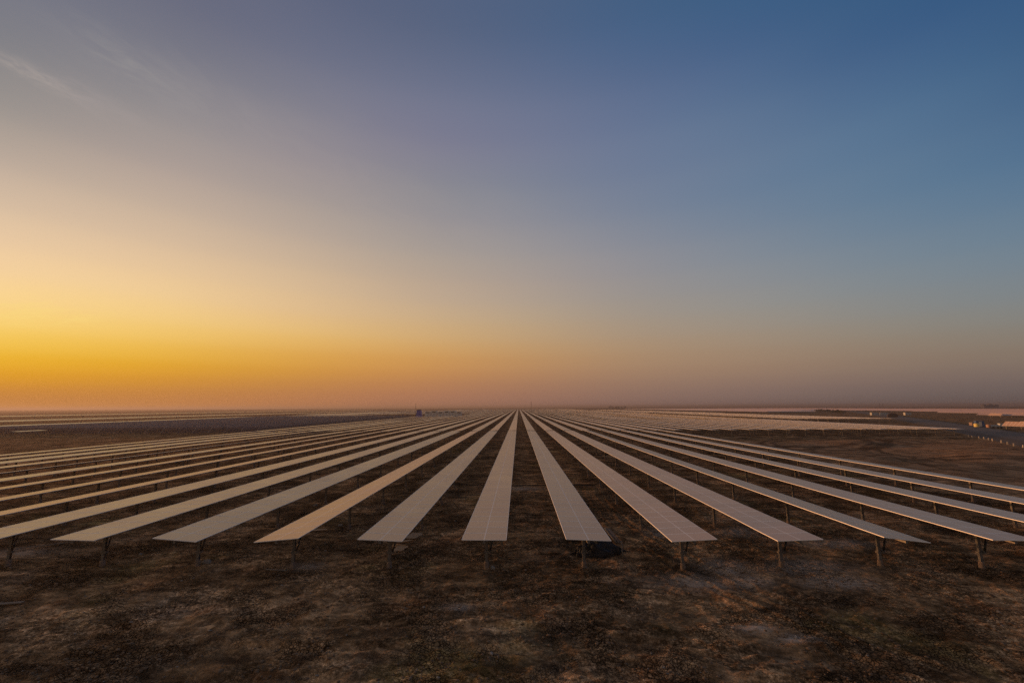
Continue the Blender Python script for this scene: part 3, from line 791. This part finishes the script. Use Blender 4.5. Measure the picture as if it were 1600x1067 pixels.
M_FAR = noisy('far_plaster', (0.07, 0.075, 0.10), (0.05, 0.052, 0.075), .2, .9)
for i, (px, w, h) in enumerate(((1548, 6, 6), (1553, 5, 3), (1557.5, 7, 7), (1563, 5, 3), (1568, 6, 5))):
    x, y = far_at(px, 1300)
    t = empty('building', (x, y, 0)); tag(t, f'hazy building block on the right horizon, {ORD[i + 1]} from the left', 'building', 'buildings on the right horizon')
    mb = MB(); mb.box(-w / 2, w / 2, -5, 5, -.2, h + 4, 0); link('wall', mb.mesh('wall', [M_FAR]), t)
    mb = MB(); mb.box(-w / 2 - .3, w / 2 + .3, -5.3, 5.3, h + 4.003, h + 4.6, 0); mb.box(-1.5, 1, -1.5, 1.5, h + 4.603, h + 6.2, 0); link('roof', mb.mesh('roof', [M_FAR]), t)
for i, px in enumerate((1384, 1389)):
    x, y = far_at(px, 1300)
    t = empty('chimney', (x, y, 0)); tag(t, f'thin hazy chimney on the horizon above the dark hut, {("left", "right")[i]} one', 'chimney', 'pair of thin chimneys on the horizon')
    mb = MB(); mb.tube((0, 0, -.2), (0, 0, 15), .9, .6, n=10); link('shaft', mb.mesh('shaft', [M_FAR]), t)
    mb = MB(); mb.tube((0, 0, 15), (0, 0, 15.6), .75, n=10); link('rim', mb.mesh('rim', [M_FAR]), t)

# ------------------------------------------------------------------ near things lying on the ground
M_CARD = noisy('cardboard', (0.52, 0.36, 0.23), (0.42, 0.29, 0.18), 4, 0.9)
M_WOOD = noisy('grey_wood', (0.20, 0.165, 0.13), (0.13, 0.105, 0.085), 12, 0.9)
M_TARP = noisy('black_plastic', (0.006, 0.005, 0.005), (0.014, 0.012, 0.011), 3, 0.55, spec=0.3)
M_STONE = noisy('pale_stone', (0.28, 0.25, 0.22), (0.17, 0.15, 0.13), 9, 0.9, bump=.01)
def sheet(name, px, py, poly, th, mat, label, cat, rz=0, tilt=(0, 0), lift=.04):
    x, y = at(px, py); z = float(height(x, y))
    mb = MB(); n = len(poly)
    vs = [(a, b_, 0) for a, b_ in poly] + [(a, b_, th) for a, b_ in poly]
    mb.add(vs, [list(range(n))[::-1], [n + i for i in range(n)]] + [(i, (i + 1) % n, n + (i + 1) % n, n + i) for i in range(n)], 0)
    return tag(link(name, mb.mesh(name, [mat]), None, (x, y, z + lift), (tilt[0], tilt[1], rz)), label, cat)
rag = [(-.35, -.36), (-.1, -.40), (-.02, -.33), (.2, -.37), (.32, -.2), (.29, .05), (.42, .2), (.34, .4), (.05, .38), (-.2, .42), (-.36, .3), (-.31, 0)]
sheet('cardboard_sheet', 625, 860.5, rag, .02, M_CARD, 'tan cardboard sheet on the ground beside a front post', 'cardboard', -.15, (.06, -.05), .08)
sheet('cardboard_sheet', 645, 838, [(-.45, -.5), (.1, -.55), (.3, -.42), (.42, -.1), (.6, .1), (.55, .55), (-.1, .5), (-.25, .2)], .02, M_CARD, 'larger torn cardboard sheet peeking out from under a table corner', 'cardboard', .1, (.05, .04), .10)
sheet('cardboard_sheet', 632, 846.5, [(-.5, -.12), (.1, -.2), (.5, -.05), (.3, .12), (.05, .06), (-.3, .15)], .02, M_CARD, 'small ragged cardboard scrap below the larger torn sheet', 'cardboard', .2, (.02, -.06), .08)
sheet('cardboard_sheet', 492, 831, [(-.75, -.14), (.2, -.12), (.8, .02), (.75, .16), (-.1, .12), (-.7, .05)], .03, M_CARD, 'narrow tan cardboard strip lying beside the orange table', 'cardboard', .12, (0, 0), .08)
plank = [(-.6, -.05), (.6, -.05), (.6, .05), (-.6, .05)]
sheet('plank', 431, 893, plank, .03, M_WOOD, 'short grey plank lying by the post of the orange table', 'plank', -.12, lift=.06)
sheet('plank', 12, 946, [(-.8, -.09), (.55, -.09), (.55, .09), (-.8, .09)], .04, M_WOOD, 'grey plank at the left picture edge in the foreground', 'plank', .2, lift=.06)
sheet('plank', 70, 857, [(-1.3, -.07), (1.3, -.07), (1.3, .07), (-1.3, .07)], .04, M_WOOD, 'long thin plank lying under the leftmost front tables', 'plank', .55, lift=.06)
def lump(name, px, py, s, mat, label, cat, seed):
    r = random.Random(seed); x, y = at(px, py); z = float(height(x, y))
    bm = bmesh.new(); bmesh.ops.create_icosphere(bm, subdivisions=2, radius=1)
    for v in bm.verts:
        k_ = 1 + .35 * math.sin(v.co.x * 3.1 + seed) * math.cos(v.co.y * 2.7 + seed * 2) + r.uniform(-.1, .1)
        v.co = Vector((v.co.x * s[0] * k_, v.co.y * s[1] * k_, v.co.z * s[2] * k_))
    m2 = bpy.data.meshes.new(name); bm.to_mesh(m2); bm.free(); m2.materials.append(mat)
    return tag(link(name, m2, None, (x, y, z + s[2] * .4), (0, 0, seed)), label, cat)
stones = [(532, 820, .17, 'pale stone in the lane between the orange table and its right neighbour'),
          (770, 886, .17, 'pale block beside the post under the level centre table'),
          (322, 882, .26, 'broad grey block beside the post of the third front table from the left'),
          (493, 789, .2, 'pale rubbish lump halfway up the lane left of the orange table'),
          (219, 869, .12, 'small pale stone right of the second front post from the left'),
          (925, 815, .16, 'pale fragment beside the table edge above the black heap'),
          (713, 955, .09, 'pale clod in the middle foreground below the level centre table'),
          (768, 1019, .08, 'small white fragment in the bottom foreground left of centre'),
          (1145, 978, .09, 'white fragment in the right foreground, leftmost of three'),
          (1243, 990, .10, 'white fragment in the right foreground, middle of three'),
          (1560, 954, .08, 'white fragment in the right foreground, rightmost of three')]
for i, (px, py, s, lab) in enumerate(stones):
    lump('stone', px, py, (s, s * .7, s * .55), M_STONE, lab, 'stone', i + 1)
# black plastic heap under the second-lane table
x, y = at(932, 867); z = float(height(x, y))
bm = bmesh.new(); bmesh.ops.create_icosphere(bm, subdivisions=5, radius=1)
for v in bm.verts:
    c = v.co.copy(); a = math.atan2(c.y, c.x)
    rx = 1.45 * (1 + .16 * sin(3 * a + 1) + .12 * sin(7 * a) + .08 * sin(13 * a))
    fold = .30 * sin(c.x * 6 + 3 * c.y) * cos(c.y * 5 - 2 * c.x) + .10 * sin(c.x * 21 + c.z * 11) + .03 * sin(c.y * 33 + c.x * 8)
    pinch = 1 - .55 * max(0, -c.x) ** 2
    v.co = Vector((c.x * rx * (1 + fold * .3), c.y * .75 * pinch, max(-.1, c.z * (.62 + .22 * c.x) * pinch * (1 + fold))))
m2 = bpy.data.meshes.new('tarpaulin_heap'); bm.to_mesh(m2); bm.free(); m2.materials.append(M_TARP)
for p in m2.polygons: p.use_smooth = True
tag(link('tarpaulin_heap', m2, None, (x, y + .55, z), (0, 0, .05)), 'crumpled black plastic heap on the ground behind a front post', 'tarpaulin')
x, y = at(973, 869); mb = MB(); mb.tube((0, 0, -.2), (-.03, 0, .95), .05, .04, n=8); mb.box(-.12, .08, -.02, .02, .7, .78, 0)
tag(link('stake', mb.mesh('stake', [M_WOOD]), None, (x, y, float(height(x, y)))), 'short wooden stake right of the black plastic heap', 'stake')
for i in range(3):
    x, y = at(962 + 4 * i, 846); mb = MB(); mb.tube((0, -.9, .06), (-.25, .9, .5), .04, n=8)
    tag(link('pipe', mb.mesh('pipe', [M_STEEL]), None, (x - .1, y + .6, float(height(x, y))), (0, 0, .1)), f'thin pipe leaning behind the black plastic heap, {ORD[i + 1]} from the left', 'pipe', 'pipes leaning at the black heap')
# black cable lying across the central lanes
mb = MB(); pts = []
y0c = at(800, 757)[1]
for i in range(60):
    xx = -8.5 + i * 17 / 59; yy = y0c + .10 * sin(xx * 1.3) + .05 * sin(xx * 4); pts.append((xx, yy, float(height(xx, yy)) + .03))
for p, q_ in zip(pts[:-1], pts[1:]): mb.tube(p, q_, .06, n=6, caps=False)
tag(link('cable', mb.mesh('cable', [M_TARP]), None), 'black cable lying straight across the central lanes', 'cable')

# ------------------------------------------------------------------ clods and dry stubble (stuff)
def merged(name, V, F, mat, smooth=False):
    m2 = bpy.data.meshes.new(name); m2.vertices.add(len(V)); m2.vertices.foreach_set('co', V.astype(np.float32).ravel())
    k_ = F.shape[1]; m2.loops.add(F.size); m2.loops.foreach_set('vertex_index', F.ravel().astype(np.int32))
    m2.polygons.add(len(F)); m2.polygons.foreach_set('loop_start', np.arange(0, F.size, k_, dtype=np.int32))
    m2.update(calc_edges=True); m2.materials.append(mat); return m2
bm = bmesh.new(); bmesh.ops.create_icosphere(bm, subdivisions=1, radius=1); bm.verts.ensure_lookup_table()
IV = np.array([v.co[:] for v in bm.verts]); IF = np.array([[v.index for v in f.verts] for f in bm.faces]); bm.free()
NC = 16000
cy = 13 + 27 * rng.random(NC) ** 1.6; cx = (rng.random(NC) * 2 - 1) * (cy * 1.3 + 2)
den = vnoise(cx / 2.7, cy / 2.2, 41) + .6 * vnoise(cx / .9, cy / .8, 42)
keep = den > -.02 + .3 * (rng.random(NC) - .5); cx, cy = cx[keep], cy[keep]; NC = len(cx)
sz = .018 + .05 * rng.random(NC) ** 3.0
P = IV[None] * (1 + .45 * (rng.random((NC, len(IV), 1)) - .5)) * sz[:, None, None] * np.stack([.8 + .8 * rng.random(NC), .8 + .6 * rng.random(NC), .45 + .4 * rng.random(NC)], -1)[:, None]
P += np.stack([cx, cy, height(cx, cy) + sz * .2], -1)[:, None]
F = (IF[None] + (np.arange(NC) * len(IV))[:, None, None]).reshape(-1, 3)
M_CLOD = noisy('soil_clod', (0.07, 0.047, 0.030), (0.21, 0.142, 0.09), .9, .95, lo=.3, hi=.7)
tag(link('soil_clods', merged('soil_clods', P.reshape(-1, 3), F, M_CLOD)), 'loose dark clods scattered over the dry soil', 'clods', kind='stuff')
NC = 420
cy = 13 + 24 * rng.random(NC) ** 1.5; cx = (rng.random(NC) * 2 - 1) * (cy * 1.3 + 2)
sz = .012 + .045 * rng.random(NC) ** 3.5
P = IV[None] * (1 + .5 * (rng.random((NC, len(IV), 1)) - .5)) * sz[:, None, None] * np.stack([.8 + 1.2 * rng.random(NC), .8 + .6 * rng.random(NC), .4 + .4 * rng.random(NC)], -1)[:, None]
P += np.stack([cx, cy, height(cx, cy) + sz * .25], -1)[:, None]
F = (IF[None] + (np.arange(NC) * len(IV))[:, None, None]).reshape(-1, 3)
tag(link('pale_pebbles', merged('pale_pebbles', P.reshape(-1, 3), F, M_STONE)), 'small pale pebbles scattered over the dry soil', 'pebbles', kind='stuff')
NG = 26000
gy = 13 + 22 * rng.random(NG) ** 1.5; gx = (rng.random(NG) * 2 - 1) * (gy * 1.3 + 2)
den = vnoise(gx / 5, gy / 3.6, 51) + .5 * vnoise(gx / 1.3, gy / 1.1, 52) - .012 * gx
keep = den > .12 + .2 * (rng.random(NG) - .5); gx, gy = gx[keep], gy[keep]; NG = len(gx)
gz = height(gx, gy); hh = .03 + .08 * rng.random(NG); a = rng.random(NG) * 6.28; le = (rng.random((NG, 2)) - .5) * hh[:, None] * 2.2
w_ = .004 + .003 * rng.random(NG)
V = np.zeros((NG, 3, 3)); V[:, 0] = np.stack([gx + np.cos(a) * w_, gy + np.sin(a) * w_, gz - .01], -1)
V[:, 1] = np.stack([gx - np.cos(a) * w_, gy - np.sin(a) * w_, gz - .01], -1)
V[:, 2] = np.stack([gx + le[:, 0], gy + le[:, 1], gz + hh], -1)
M_STRAW = noisy('dry_straw', (0.06, 0.043, 0.025), (0.13, 0.095, 0.055), 1.2, .9, lo=.3, hi=.7)
tag(link('dry_stubble', merged('dry_stubble', V.reshape(-1, 3), np.arange(NG * 3).reshape(-1, 3), M_STRAW)), 'thin dry stubble growing in patches on the soil', 'dry grass', kind='stuff')

# ------------------------------------------------------------------ haze
mh = bpy.data.materials.new('haze'); mh.use_nodes = True
ht = mh.node_tree; ht.nodes.clear()
pv = N(ht, 'ShaderNodeVolumePrincipled')
pv.inputs['Color'].default_value = (0.40, 0.37, 0.38, 1)
pv.inputs['Density'].default_value = 0.00040
pv.inputs['Anisotropy'].default_value = 0.4
ho = N(ht, 'ShaderNodeOutputMaterial'); ht.links.new(pv.outputs[0], ho.inputs['Volume'])
mb = MB(); mb.box(-30500, 30500, -3500, 40500, -2.0, 19.0, 0)
tag(link('haze', mb.mesh('haze', [mh])), 'thin evening haze over the plain', 'haze', kind='stuff')
